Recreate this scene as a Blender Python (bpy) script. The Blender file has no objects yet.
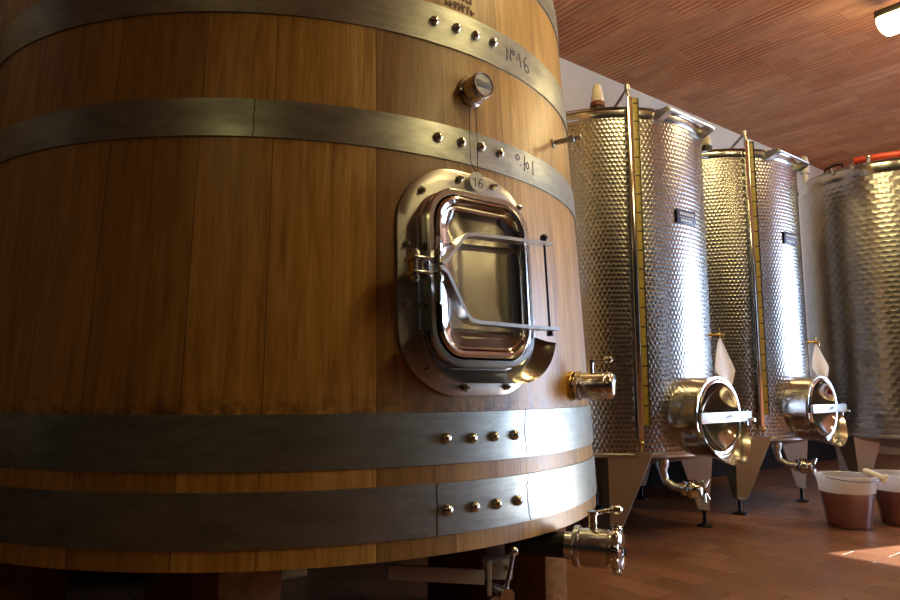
import bpy, bmesh, math, random
from math import sin, cos, pi, radians as rad, sqrt, atan2
from mathutils import Vector, Matrix

random.seed(7)
scene = bpy.context.scene
COL = scene.collection
V = Vector

# ------------------------------------------------------------------ node helpers
class NT:
    def __init__(s, name):
        s.m = bpy.data.materials.new(name); s.m.use_nodes = True
        s.t = s.m.node_tree; s.n = s.t.nodes; s.l = s.t.links
        s.n.clear()
        s.out = s.n.new('ShaderNodeOutputMaterial')
    def node(s, typ, ins=None, **kw):
        nd = s.n.new(typ)
        for k, v in kw.items(): setattr(nd, k, v)
        for k, v in (ins or {}).items(): s.set(nd, k, v)
        return nd
    def set(s, nd, k, v):
        sock = nd.inputs[k]
        if hasattr(v, 'is_output') or isinstance(v, bpy.types.NodeSocket): s.l.new(v, sock)
        else: sock.default_value = v
    def math(s, op, a, b=0.0, c=None):
        ins = {0: a, 1: b}
        if c is not None: ins[2] = c
        return s.node('ShaderNodeMath', ins, operation=op).outputs[0]
    def mixc(s, f, a, b, blend='MIX'):
        nd = s.node('ShaderNodeMix', data_type='RGBA', blend_type=blend)
        s.set(nd, 0, f); s.set(nd, 6, a); s.set(nd, 7, b)
        return nd.outputs[2]
    def ramp(s, f, stops):
        nd = s.node('ShaderNodeValToRGB', {0: f}); e = nd.color_ramp.elements
        while len(e) < len(stops): e.new(0.5)
        for i, (p, c) in enumerate(stops):
            e[i].position = p; e[i].color = c if len(c) == 4 else (*c, 1)
        return nd.outputs[0]
    def noise(s, vec, scale, detail=4, rough=.55, dist=0.0):
        return s.node('ShaderNodeTexNoise', {'Vector': vec, 'Scale': scale, 'Detail': detail, 'Roughness': rough, 'Distortion': dist}).outputs[0]
    def comb(s, x, y, z=0.0):
        return s.node('ShaderNodeCombineXYZ', {0: x, 1: y, 2: z}).outputs[0]
    def bump(s, h, dist, strength=1.0):
        return s.node('ShaderNodeBump', {'Height': h, 'Distance': dist, 'Strength': strength}).outputs[0]
    def bsdf(s, **kw):
        names = {'color': 'Base Color', 'rough': 'Roughness', 'metal': 'Metallic', 'normal': 'Normal', 'coat': 'Coat Weight', 'coat_rough': 'Coat Roughness',
                 'spec': 'Specular IOR Level', 'emit': 'Emission Color', 'emit_s': 'Emission Strength', 'trans': 'Transmission Weight', 'alpha': 'Alpha', 'sss': 'Subsurface Weight'}
        nd = s.node('ShaderNodeBsdfPrincipled')
        for k, v in kw.items():
            if isinstance(v, tuple) and len(v) == 3: v = (*v, 1)
            s.set(nd, names[k], v)
        s.l.new(nd.outputs[0], s.out.inputs[0])
        return nd

def simple(name, color, rough=.5, metal=0.0, noise=0.0, nscale=20, **kw):
    t = NT(name)
    c = (*color, 1)
    if noise:
        tc = t.node('ShaderNodeTexCoord').outputs['Object']
        f = t.noise(tc, nscale, 5)
        lo = tuple(max(0, x * (1 - noise)) for x in color); hi = tuple(min(1, x * (1 + noise)) for x in color)
        c = t.ramp(f, [(.3, lo), (.7, hi)])
        r = t.math('MULTIPLY_ADD', f, .25 * noise, rough - .1 * noise)
        t.bsdf(color=c, rough=r, metal=metal, **kw)
    else:
        t.bsdf(color=c, rough=rough, metal=metal, **kw)
    return t.m

def uv_sep(t):
    uv = t.node('ShaderNodeUVMap', uv_map='UVMap').outputs[0]
    sp = t.node('ShaderNodeSeparateXYZ', {0: uv})
    return sp.outputs[0], sp.outputs[1]

def wood_staves(name, end=False):
    t = NT(name); u, v = uv_sep(t)            # u heading in degrees, v metres
    s = t.math('DIVIDE', t.math('SUBTRACT', u, 158.0), 12.0)
    wob = t.node('ShaderNodeTexWhiteNoise', {'W': t.math('ROUND', s)}, noise_dimensions='1D').outputs[0]
    s = t.math('ADD', s, t.math('MULTIPLY', t.math('SUBTRACT', wob, .5), .3))
    i = t.math('FLOOR', s); f = t.math('FRACT', s)
    rnd = t.node('ShaderNodeTexWhiteNoise', {'W': t.math('ADD', i, 3.3)}, noise_dimensions='1D')
    r1 = rnd.outputs[0]
    # long streaky grain: each stave has its own patch of the noise
    arc = t.math('MULTIPLY', u, .0192)
    off = t.math('MULTIPLY', r1, 37.0)
    vv = t.comb(t.math('ADD', t.math('MULTIPLY', arc, 14.0), off), t.math('MULTIPLY', v, 1.1), off)
    g1 = t.noise(vv, 3.0, 7, .62, .6)
    vv2 = t.comb(t.math('ADD', t.math('MULTIPLY', arc, 90.0), off), t.math('MULTIPLY', v, 2.5), off)
    g2 = t.noise(vv2, 2.2, 4, .6)
    vv3 = t.comb(t.math('ADD', arc, off), t.math('MULTIPLY', v, .35), 0.0)
    g3 = t.noise(vv3, 5.0, 3, .5)
    base = t.ramp(g1, [(.3, (.25, .127, .026)), (.48, (.42, .235, .056)), (.72, (.60, .365, .105))])
    fine = t.ramp(g2, [(.3, (.70, .66, .6)), (.62, (1.05, 1.03, 1.0))])
    c = t.mixc(.75, base, fine, 'MULTIPLY')
    tone = t.ramp(r1, [(0, (.55, .47, .38)), (.3, (.82, .76, .68)), (.65, (1., .98, .95)), (1, (1.18, 1.17, 1.12))])
    c = t.mixc(1.0, c, tone, 'MULTIPLY')
    c = t.mixc(t.math('MULTIPLY', g3, .4), c, (.30, .14, .028, 1))
    # dark seam between staves, soft and uneven
    d = t.math('MINIMUM', f, t.math('SUBTRACT', 1.0, f))
    seam = t.math('SUBTRACT', 1.0, t.node('ShaderNodeMapRange', {0: d, 1: .002, 2: .009}).outputs[0])
    c = t.mixc(t.math('MULTIPLY', seam, .8), c, (.06, .025, .008, 1))
    # wine and wet stains just above the two low hoops and drip marks under the cap
    st = t.noise(t.comb(t.math('MULTIPLY', arc, 26.0), t.math('MULTIPLY', v, 30.0), 2.0), 1.2, 5, .7)
    near = t.node('ShaderNodeMapRange', {0: v, 1: .735, 2: .79, 3: 1.0, 4: 0.0}).outputs[0]
    low = t.math('GREATER_THAN', v, .737)
    stain = t.math('MULTIPLY', t.math('MULTIPLY', near, low), t.node('ShaderNodeMapRange', {0: st, 1: .45, 2: .62}).outputs[0])
    c = t.mixc(t.math('MULTIPLY', stain, .85), c, (.035, .017, .008, 1))
    du = t.math('ABSOLUTE', t.math('SUBTRACT', u, 141.8))
    drip = t.math('MULTIPLY', t.math('LESS_THAN', du, 2.3), t.math('MULTIPLY', t.math('GREATER_THAN', v, 1.47), t.math('LESS_THAN', v, 1.56)))
    drip = t.math('MULTIPLY', drip, t.node('ShaderNodeMapRange', {0: g2, 1: .5, 2: .65}).outputs[0])
    c = t.mixc(t.math('MULTIPLY', drip, .6), c, (.10, .035, .012, 1))
    h = t.math('SUBTRACT', t.math('ADD', t.math('MULTIPLY', g2, .3), t.math('MULTIPLY', g1, .4)), t.math('MULTIPLY', seam, .08))
    rough = t.math('MULTIPLY_ADD', g1, .25, .27)
    t.bsdf(color=c, rough=rough, normal=t.bump(h, .0022, .75), coat=.12, coat_rough=.25)
    return t.m

def galvanised(name):
    t = NT(name); u, v = uv_sep(t)
    arc = t.math('MULTIPLY', u, .0192)
    n1 = t.noise(t.comb(t.math('MULTIPLY', arc, 3.0), t.math('MULTIPLY', v, 9.0), 0.0), 2.2, 6, .65)
    n2 = t.noise(t.comb(t.math('MULTIPLY', arc, 5.0), t.math('MULTIPLY', v, 120.0), 0.0), 2.0, 4, .6)
    n3 = t.noise(t.comb(t.math('MULTIPLY', arc, 60.0), t.math('MULTIPLY', v, 60.0), 1.0), 1.0, 3, .6)
    c = t.ramp(n1, [(.25, (.20, .21, .185)), (.5, (.35, .365, .33)), (.75, (.48, .495, .455))])
    c = t.mixc(.35, c, t.ramp(n2, [(.3, (.55, .55, .53)), (.7, (1, 1, 1))]), 'MULTIPLY')
    spot = t.node('ShaderNodeMapRange', {0: n3, 1: .68, 2: .76}).outputs[0]
    c = t.mixc(t.math('MULTIPLY', spot, .6), c, (.05, .045, .035, 1))
    rough = t.math('MULTIPLY_ADD', n1, -.2, .47)
    t.bsdf(color=c, rough=rough, metal=.9, normal=t.bump(t.math('ADD', n1, t.math('MULTIPLY', n2, .25)), .0012, .35))
    return t.m

def dimpled(name, pitch=.0235, wide=1.0, ay=1.0):
    t = NT(name); u, v = uv_sep(t)
    y = t.math('DIVIDE', v, pitch); row = t.math('FLOOR', y)
    x = t.math('ADD', t.math('DIVIDE', u, pitch * wide), t.math('MULTIPLY', t.math('MODULO', row, 2.0), .5))
    fx = t.math('SUBTRACT', t.math('FRACT', x), .5); fy = t.math('SUBTRACT', t.math('FRACT', y), .5)
    r2 = t.math('ADD', t.math('MULTIPLY', fx, fx), t.math('MULTIPLY', t.math('MULTIPLY', fy, fy), ay))
    h = t.math('MINIMUM', t.math('MULTIPLY', r2, 4.0), 1.0)
    cell = t.node('ShaderNodeTexWhiteNoise', {'Vector': t.comb(t.math('FLOOR', x), row, 0.0)}, noise_dimensions='2D').outputs[0]
    big = t.noise(t.comb(u, v, 0.0), 1.6, 3)
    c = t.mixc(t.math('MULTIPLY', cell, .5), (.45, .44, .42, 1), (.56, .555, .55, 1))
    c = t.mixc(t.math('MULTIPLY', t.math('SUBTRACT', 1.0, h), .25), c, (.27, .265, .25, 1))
    rough = t.math('MULTIPLY_ADD', big, .14, .17)
    t.bsdf(color=c, rough=rough, metal=1.0, normal=t.bump(h, .0016, .62))
    return t.m

def steel(name, color=(.62, .605, .575), rough=.18, brush=0.0):
    t = NT(name)
    tc = t.node('ShaderNodeTexCoord').outputs['Object']
    n = t.noise(tc, 9.0, 4)
    n2 = t.noise(t.node('ShaderNodeMapping', {0: tc, 3: (4, 4, 160)}).outputs[0], 3.0, 3)
    c = t.mixc(n, tuple(x * .88 for x in color) + (1,), (*color, 1))
    r = t.math('ADD', t.math('MULTIPLY_ADD', n, .1, rough - .05), t.math('MULTIPLY', n2, brush))
    t.bsdf(color=c, rough=r, metal=1.0)
    return t.m

def ceiling_tiles(name):
    t = NT(name); u, n = uv_sep(t)
    bk = t.node('ShaderNodeTexBrick', {'Vector': t.comb(n, u), 'Color1': (0, 0, 0, 1), 'Color2': (1, 1, 1, 1), 'Mortar': (.5, .5, .5, 1),
        'Scale': 1.0, 'Mortar Size': .0022, 'Mortar Smooth': .3, 'Bias': 0.0, 'Brick Width': .50, 'Row Height': .20}, offset=.37, squash=1.0)
    rnd = t.node('ShaderNodeSeparateColor', {0: bk.outputs[0]}).outputs[0]
    mort = bk.outputs[1]
    ribs = t.math('SINE', t.math('MULTIPLY', u, 2 * pi / .05))
    rib01 = t.math('MULTIPLY_ADD', ribs, .5, .5)
    has = t.node('ShaderNodeMapRange', {0: rnd, 1: .35, 2: .5}).outputs[0]
    g = t.noise(t.comb(t.math('MULTIPLY', u, 6.0), t.math('MULTIPLY', n, 1.2), rnd), 2.5, 6, .65)
    g2 = t.noise(t.comb(u, n, 0.0), .9, 4)
    c = t.ramp(rnd, [(0, (.50, .235, .11)), (.35, (.56, .275, .135)), (.6, (.53, .225, .095)), (.85, (.58, .25, .105)), (1, (.62, .32, .15))])
    c = t.mixc(.85, c, t.ramp(g, [(.3, (.60, .52, .45)), (.7, (1.15, 1.12, 1.08))]), 'MULTIPLY')
    c = t.mixc(.35, c, t.ramp(g2, [(.35, (.7, .6, .55)), (.65, (1.1, 1.1, 1.1))]), 'MULTIPLY')
    groove = t.math('MULTIPLY', t.math('MULTIPLY', has, t.math('MULTIPLY_ADD', g, .8, .3)), t.math('SUBTRACT', 1.0, t.math('POWER', rib01, .7)))
    c = t.mixc(t.math('MULTIPLY', groove, .62), c, (.16, .048, .018, 1))
    c = t.mixc(t.math('MULTIPLY', mort, .55), c, (.20, .10, .06, 1))
    hole = t.node('ShaderNodeTexVoronoi', {'Vector': t.comb(u, n), 'Scale': .9}, feature='F1').outputs['Distance']
    hm = t.math('LESS_THAN', hole, .02)
    c = t.mixc(hm, c, (.01, .006, .004, 1))
    h = t.math('SUBTRACT', t.math('MULTIPLY', t.math('MULTIPLY', rib01, has), 1.0), t.math('MULTIPLY', mort, .6))
    t.bsdf(color=c, rough=.75, normal=t.bump(h, .006, .6))
    return t.m

def floor_tiles(name):
    t = NT(name); u, n = uv_sep(t)
    bk = t.node('ShaderNodeTexBrick', {'Vector': t.comb(n, u), 'Color1': (0, 0, 0, 1), 'Color2': (1, 1, 1, 1), 'Mortar': (.5, .5, .5, 1),
        'Scale': 1.0, 'Mortar Size': .004, 'Mortar Smooth': .25, 'Bias': 0.0, 'Brick Width': .30, 'Row Height': .142}, offset=.5, squash=1.0)
    rnd = t.node('ShaderNodeSeparateColor', {0: bk.outputs[0]}).outputs[0]
    mort = bk.outputs[1]
    g = t.noise(t.comb(u, n, 0.0), 14.0, 6, .65)
    g2 = t.noise(t.comb(u, n, 4.0), 1.5, 4)
    c = t.ramp(rnd, [(0, (.17, .068, .030)), (.5, (.21, .085, .038)), (1, (.26, .11, .052))])
    c = t.mixc(.6, c, t.ramp(g, [(.3, (.6, .55, .52)), (.7, (1.12, 1.1, 1.08))]), 'MULTIPLY')
    c = t.mixc(.5, c, t.ramp(g2, [(.35, (.65, .6, .58)), (.65, (1.1, 1.08, 1.05))]), 'MULTIPLY')
    c = t.mixc(t.math('MULTIPLY', mort, .85), c, (.07, .035, .022, 1))
    h = t.math('SUBTRACT', t.math('MULTIPLY', g, .25), mort)
    r = t.math('ADD', t.math('MULTIPLY_ADD', g2, .22, .27), t.math('MULTIPLY', mort, .3))
    t.bsdf(color=c, rough=r, normal=t.bump(h, .003, .6))
    return t.m

def plaster(name, col):
    t = NT(name)
    tc = t.node('ShaderNodeTexCoord').outputs['Object']
    a = t.noise(tc, 1.3, 5); b = t.noise(tc, 45, 4)
    c = t.ramp(a, [(.3, tuple(x * .86 for x in col)), (.7, col)])
    t.bsdf(color=c, rough=.9, spec=.1, normal=t.bump(t.math('ADD', a, t.math('MULTIPLY', b, .2)), .004, .4))
    return t.m

def beam_wood(name, col):
    t = NT(name)
    tc = t.node('ShaderNodeTexCoord').outputs['Object']
    g = t.noise(t.node('ShaderNodeMapping', {0: tc, 3: (3, 40, 40)}).outputs[0], 1.2, 5, .6, .4)
    c = t.ramp(g, [(.3, tuple(x * .55 for x in col)), (.7, col)])
    t.bsdf(color=c, rough=.9, spec=.15, normal=t.bump(g, .002, .5))
    return t.m

def emit(name, col, s):
    t = NT(name)
    e = t.node('ShaderNodeEmission', {0: (*col, 1), 1: s})
    t.l.new(e.outputs[0], t.out.inputs[0])
    return t.m

def bucket_plastic(name):
    t = NT(name)
    d = t.node('ShaderNodeBsdfDiffuse', {0: (.80, .77, .74, 1)})
    tl = t.node('ShaderNodeBsdfTranslucent', {0: (.80, .77, .74, 1)})
    tr = t.node('ShaderNodeBsdfTransparent', {0: (.95, .93, .92, 1)})
    g = t.node('ShaderNodeBsdfGlossy', {0: (1, 1, 1, 1), 1: .25})
    a = t.node('ShaderNodeMixShader', {0: .5, 1: d.outputs[0], 2: tl.outputs[0]})
    z = t.node('ShaderNodeSeparateXYZ', {0: t.node('ShaderNodeTexCoord').outputs['Object']}).outputs[2]
    clear = t.node('ShaderNodeMapRange', {0: z, 1: .196, 2: .202, 3: .94, 4: .45}).outputs[0]   # frosted plastic goes clear where the wine wets it
    b = t.node('ShaderNodeMixShader', {0: clear, 1: a.outputs[0], 2: tr.outputs[0]})
    e = t.node('ShaderNodeMixShader', {0: .05, 1: b.outputs[0], 2: g.outputs[0]})
    t.l.new(e.outputs[0], t.out.inputs[0])
    return t.m

def tape_mat(name):
    t = NT(name); u, v = uv_sep(t)
    def marks(step, w, reach):
        a = t.math('LESS_THAN', t.math('FRACT', t.math('DIVIDE', v, step)), w / step)
        return t.math('MULTIPLY', a, t.math('GREATER_THAN', u, reach))
    m = t.math('MAXIMUM', marks(.01, .0022, .009), t.math('MAXIMUM', marks(.05, .004, .002), marks(.1, .008, -.011)))
    n = t.noise(t.comb(u, v), 6.0, 3)
    c = t.mixc(n, (.27, .20, .03, 1), (.40, .31, .06, 1))
    t.bsdf(color=t.mixc(m, c, (.015, .012, .01, 1)), rough=.4)
    return t.m

M = dict(
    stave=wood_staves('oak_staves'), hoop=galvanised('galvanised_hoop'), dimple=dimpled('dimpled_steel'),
    arm_tint=simple('steel_daylight_tint', (.52, .56, .66), .4, .2, noise=.1),  # steel drain arm, bluish daylight sheen painted into its base colour
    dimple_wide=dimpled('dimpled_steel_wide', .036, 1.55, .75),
    steel=steel('polished_steel'), mirror=steel('mirror_steel', (.66, .645, .62), .075), satin=steel('satin_steel', (.50, .49, .465), .27, .12),
    leg=steel('leg_steel', (.50, .475, .43), .42, .10), rivet=steel('rivet_steel', (.60, .58, .50), .22), dark_steel=simple('dark_steel', (.03, .03, .035), .35, .8),
    black=simple('black_plastic', (.012, .012, .014), .4), ink=simple('marker_ink', (.03, .028, .06), .7), burn=simple('burnt_brand', (.11, .045, .012), .8),
    brass=steel('brass', (.62, .45, .17), .25), ivory=simple('ivory_tag', (.50, .45, .30), .5, noise=.15), cord=simple('cord', (.08, .05, .03), .9),
    navy=simple('navy_plate', (.016, .022, .085), .4), white_ink=simple('white_print', (.55, .57, .62), .6),
    tape=tape_mat('yellow_tape'), glass=simple('gauge_tube', (.62, .60, .55), .12, 1.0),
    cloth=simple('white_paper', (.80, .79, .82), .9, noise=.06), cream=simple('cream_plastic', (.80, .70, .55), .45, noise=.2), rust=simple('dark_red_plastic', (.20, .055, .03), .5),
    hose=simple('red_rubber', (.55, .06, .025), .45, noise=.15), bucket=bucket_plastic('frosted_plastic'), wine=simple('red_wine', (.15, .010, .010), .12),
    white_plastic=simple('white_plastic', (.78, .77, .75), .4), wire=simple('bail_wire', (.12, .12, .12), .35, 1.0),
    block=beam_wood('timber', (.30, .135, .045)), lamp_house=simple('lamp_housing', (.05, .045, .035), .5, .3),
    lamp_dim=emit('dim_tube_glow', (1.0, .84, .36), 7.0), lamp=emit('warm_tube_glow', (1.0, .80, .36), 33.0),
    ceil=ceiling_tiles('clay_ceiling'), floor=floor_tiles('brick_floor'), wall=plaster('white_plaster', (.80, .73, .63)), wall_dark=plaster('low_bounce_plaster', (.055, .047, .038)), shade_strip=plaster('shade_strip_dark', (.016, .011, .010)),
    door=simple('painted_door', (.10, .07, .045), .5), yard=simple('concrete_yard', (.42, .41, .40), .9, noise=.2, nscale=3),
    grey_label=simple('grey_label', (.10, .11, .12), .4), grey_face=simple('grey_face', (.33, .33, .33), .35, .6),
)

# ------------------------------------------------------------------ mesh builder
def frame(z, x=None):
    z = V(z).normalized()
    x = V(x) if x is not None else (V((0, 0, 1)) if abs(z.z) < .95 else V((1, 0, 0)))
    x = (x - z * x.dot(z)).normalized(); y = z.cross(x)
    return x, y, z

class MB:
    def __init__(s): s.v = []; s.f = []; s.uv = {}
    def grid(s, rows, closed_u=False, closed_v=False, uvs=None, flip=False):
        b = len(s.v); R = len(rows); C_ = len(rows[0])
        for r in rows: s.v += [tuple(p) for p in r]
        for i in range(R - (0 if closed_v else 1)):
            for j in range(C_ - (0 if closed_u else 1)):
                i2 = (i + 1) % R; j2 = (j + 1) % C_
                q = (b + i * C_ + j, b + i * C_ + j2, b + i2 * C_ + j2, b + i2 * C_ + j)
                if flip: q = q[::-1]
                if uvs is not None:
                    cr = (uvs[i][j], uvs[i][j + 1 if not (closed_u and j2 == 0) else j + 1], uvs[i2][j + 1], uvs[i2][j])
                    s.uv[len(s.f)] = cr[::-1] if flip else cr
                s.f.append(q)
        return s
    def face(s, pts, uv=None):
        b = len(s.v); s.v += [tuple(p) for p in pts]
        if uv: s.uv[len(s.f)] = uv
        s.f.append(tuple(range(b, b + len(pts)))); return s
    def box(s, c, size, ax=None, bev=0.0):
        ax = ax or (V((1, 0, 0)), V((0, 1, 0)), V((0, 0, 1))); c = V(c)
        bm = bmesh.new(); bmesh.ops.create_cube(bm, size=1)
        for v in bm.verts: v.co = V((v.co.x * size[0], v.co.y * size[1], v.co.z * size[2]))
        if bev: bmesh.ops.bevel(bm, geom=bm.edges[:], offset=bev, segments=2, profile=.5, affect='EDGES')
        b = len(s.v); bm.verts.index_update()
        for v in bm.verts: s.v.append(tuple(c + ax[0] * v.co.x + ax[1] * v.co.y + ax[2] * v.co.z))
        for f in bm.faces: s.f.append(tuple(b + v.index for v in f.verts))
        bm.free(); return s
    def tube(s, path, r, seg=12, cap=True, closed=False):
        path = [V(p) for p in path]; n = len(path); rows = []
        rr = r if isinstance(r, (list, tuple)) else [r] * n
        px = None
        for i, p in enumerate(path):
            a = path[(i - 1) % n] if (closed or i > 0) else p
            c = path[(i + 1) % n] if (closed or i < n - 1) else p
            x, y, z = frame(c - a, px); px = x
            rows.append([p + (x * cos(2 * pi * k / seg) + y * sin(2 * pi * k / seg)) * rr[i] for k in range(seg)])
        s.grid(rows, closed_u=True, closed_v=closed)
        if cap and not closed:
            s.face(rows[0][::-1]); s.face(rows[-1])
        return s
    def lathe(s, prof, o=(0, 0, 0), ax=(0, 0, 1), seg=32, uv=None, cap0=False, cap1=False, xdir=None):
        """prof: list of (radius, height) along ax"""
        x, y, z = frame(ax, xdir); o = V(o)
        rows = []
        for r, h in prof:
            r = max(r, 1e-5)
            rows.append([o + z * h + (x * cos(2 * pi * k / seg) + y * sin(2 * pi * k / seg)) * r for k in range(seg)])
        uvs = None
        if uv: uvs = [[(uv * k / seg, h) for k in range(seg + 1)] for r, h in prof]
        s.grid(rows, closed_u=True, uvs=uvs)
        if cap0: s.face(rows[0][::-1])
        if cap1: s.face(rows[-1])
        return s
    def sphere(s, c, r, seg=12, squash=(1, 1, 1), ax=(0, 0, 1)):
        n = max(6, seg // 2)
        prof = [(r * sin(pi * i / n) * squash[0], -r * cos(pi * i / n) * squash[2]) for i in range(n + 1)]
        return s.lathe(prof, c, ax, seg)
    def prism(s, outline, d0, d1, o, x, y, z):
        """outline (a,b) in the x,y plane, extruded along z from d0 to d1"""
        o, x, y, z = V(o), V(x), V(y), V(z)
        A = [o + x * a + y * b + z * d0 for a, b in outline]; B = [o + x * a + y * b + z * d1 for a, b in outline]
        s.grid([A, B], closed_u=True); s.face(A[::-1]); s.face(B); return s
    def build(s, name, mat, parent=None, loc=None, sharp=38, **props):
        me = bpy.data.meshes.new(name)
        me.from_pydata(s.v, [], s.f)
        uvl = me.uv_layers.new(name='UVMap')
        for pi_, p in enumerate(me.polygons):
            if pi_ in s.uv:
                for k, li in enumerate(p.loop_indices): uvl.data[li].uv = s.uv[pi_][k]
        bm = bmesh.new(); bm.from_mesh(me)
        bmesh.ops.remove_doubles(bm, verts=bm.verts, dist=1e-6)
        bmesh.ops.recalc_face_normals(bm, faces=bm.faces)
        bm.to_mesh(me); bm.free()
        for p in me.polygons: p.use_smooth = True
        me.set_sharp_from_angle(angle=rad(sharp))
        me.materials.append(M[mat] if isinstance(mat, str) else mat)
        o = bpy.data.objects.new(name, me); COL.objects.link(o)
        if parent is not None: o.parent = parent
        if loc is not None: o.location = loc
        for k, v in props.items(): o[k] = v
        return o

def thing(name, label, cat, loc=(0, 0, 0), group=None):
    o = bpy.data.objects.new(name, None); COL.objects.link(o); o.empty_display_size = .1
    o.location = loc; o['label'] = label; o['category'] = cat
    if group: o['group'] = group
    return o
def tag(o, label, cat, group=None):
    o['label'] = label; o['category'] = cat
    if group: o['group'] = group
    return o
def struct(o): o['kind'] = 'structure'; return o

def round_rect(hx, hy, r, n=8):
    pts = []
    for cx, cy, a0 in ((hx - r, hy - r, 0), (-hx + r, hy - r, 90), (-hx + r, -hy + r, 180), (hx - r, -hy + r, 270)):
        for k in range(n + 1):
            a = rad(a0 + 90 * k / n); pts.append((cx + r * cos(a), cy + r * sin(a)))
    return pts

def arcpts(h0, h1, n): return [h0 + (h1 - h0) * k / n for k in range(n + 1)]

# ------------------------------------------------------------------ the room (u along the tank wall, n towards it)
UX = V((.789, .614, 0)).normalized(); NX = V((-.614, .789, 0)).normalized(); ZX = V((0, 0, 1))
def W(u, n, z=0.0): return UX * u + NX * n + ZX * z
U0, U1, N0, N1, ZC = -6.5, 9.2, -5.4, 3.45, 3.378
DN0, DN1, DH = -4.0, -.3, 2.9       # the big doorway in the end wall
def plane_uv(mb, u0, u1, n0, n1, z, flip=False):
    q = [(u0, n0), (u1, n0), (u1, n1), (u0, n1)]
    if flip: q = q[::-1]
    mb.face([W(a, b, z) for a, b in q], uv=[(a, b) for a, b in q])
def slab(name, mat, u0, u1, n0, n1, z0, z1):
    mb = MB()
    c = W((u0 + u1) / 2, (n0 + n1) / 2, (z0 + z1) / 2)
    mb.box(c, (u1 - u0, n1 - n0, z1 - z0), (UX, NX, ZX))
    for i, f in enumerate(mb.f):
        mb.uv[i] = [(V(mb.v[k]).dot(UX), V(mb.v[k]).dot(NX)) for k in f]
    return struct(mb.build(name, mat))
slab('floor', 'floor', U0, U1 + .3, N0, N1, -.12, 0)
slab('ceiling', 'ceil', U0, U1, N0, N1, ZC, ZC + .15)
slab('wall_back', 'wall', U0, U1, N1, N1 + .25, -.12, ZC + .15)
slab('wall_left', 'wall_dark', U0 - .25, U0, N0, N1, -.12, ZC + .15)  # out-of-view walls, coloured near black to cut bounced light on the cask
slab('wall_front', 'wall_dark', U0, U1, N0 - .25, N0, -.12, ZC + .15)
# end wall with a doorway, one mesh of three blocks
mb = MB()
for a, b, z0, z1 in ((N0, DN0, 0, ZC + .15), (DN1, N1, 0, ZC + .15), (DN0, DN1, DH, ZC + .15)):
    mb.box(W(U1 + .15, (a + b) / 2, (z0 + z1) / 2), (.3, b - a, z1 - z0), (UX, NX, ZX))
struct(mb.build('wall_right', 'wall'))
mb = MB()
for a in (DN0 + .03, DN1 - .03): mb.box(W(U1 + .15, a, DH / 2), (.34, .06, DH), (UX, NX, ZX))
mb.box(W(U1 + .15, (DN0 + DN1) / 2, DH - .03), (.34, DN1 - DN0 - .12, .06), (UX, NX, ZX))
struct(mb.build('trim_1', 'door'))
slab('shade_strip_back', 'shade_strip', U0, U1, N1 - .02, N1, 0, .62)  # added strip, coloured near black for the shade under the tanks
slab('ground', 'yard', U1 + .3, U1 + 9, -8, 7, -.14, -.02)

# ------------------------------------------------------------------ the oak cask
CX, CY, CB = -.579, 2.578, .412
def Rz(z): return 1.0602 - .05616 * (z - 1.15) - .0096 * (z - 1.15) ** 2
def S(h, z, off=0.0):                       # heading (deg), world height, stand-off -> cask coordinates
    r = Rz(z) + off; a = rad(h); return V((r * sin(a), r * cos(a), z - CB))
cask = thing('wine_cask', 'huge upright oak wine cask with broad galvanised hoops and a steel hatch', 'wine cask', (CX, CY, CB))
CT = 2.62
SEG = 180
zs = [CB + (CT - CB) * k / 44 for k in range(45)]
mb = MB()
rows = [[S(360 * k / SEG, z) for k in range(SEG)] for z in zs]
uvs = [[(360 * k / SEG, z) for k in range(SEG + 1)] for z in zs]
# 360/12 = 30 staves exactly, the uv seam is at the back
mb.grid(rows, closed_u=True, uvs=uvs)
for z, sgn in ((CB, 1), (CT, -1)):           # chime: end grain ring, then the recessed head
    mb.grid([[S(360 * k / SEG, z, o) for k in range(SEG)] for o in (0, -.06)], closed_u=True,
            uvs=[[(360 * k / SEG, z + o) for k in range(SEG + 1)] for o in (0, -.06)])
    mb.grid([[S(360 * k / SEG, z + dz, -.06) for k in range(SEG)] for dz in (0, .05 * sgn)], closed_u=True,
            uvs=[[(360 * k / SEG, z + dz) for k in range(SEG + 1)] for dz in (0, .05 * sgn)])
staves = mb.build('staves', 'stave', cask)
mb = MB(); mb.lathe([(1e-4, 0), (Rz(CB) - .055, 0), (Rz(CB) - .055, .04), (1e-4, .04)], (0, 0, .045), seg=96); mb.build('bottom_head', 'block', cask)
mb = MB(); mb.lathe([(1e-4, 0), (Rz(CT) - .055, 0), (Rz(CT) - .055, .04), (1e-4, .04)], (0, 0, CT - CB - .09), seg=96); mb.build('top_head', 'block', cask)

def band(h0, h1, z0, z1, off, th, n, closed=False):
    mb = MB(); zz = [z0 + (z1 - z0) * k / 3 for k in range(4)]
    hs = arcpts(h0, h1, n)
    prof = [(z0, off - th)] + [(z0 + .0015, off)] + [(z, off) for z in zz[1:3]] + [(z1 - .0015, off)] + [(z1, off - th)]
    m = n if closed else n + 1
    rows = [[S(hs[k], z, o) for k in range(m)] for z, o in prof]
    uvs = [[(hs[k], z) for k in range(n + 1)] for z, o in prof]
    mb.grid(rows, closed_u=closed, uvs=uvs)
    if not closed:
        for k in (0, n): mb.face([rows[i][k] for i in range(len(prof))])
    return mb
HOOPS = [(2.051, 2.16), (1.709, 1.827), (1.385, 1.483), (.616, .740), (.455, .575)]
RIV = [None, [1.772, 1.774, 1.775, 1.779], [1.441, 1.443, 1.446, 1.445], [.678, .675, .676, .676], [.512] * 4]
SEAM = [None, [], [173.8], [134.3], [149.9, 134.4]]   # where a hoop's ends overlap
hoops = []
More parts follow.
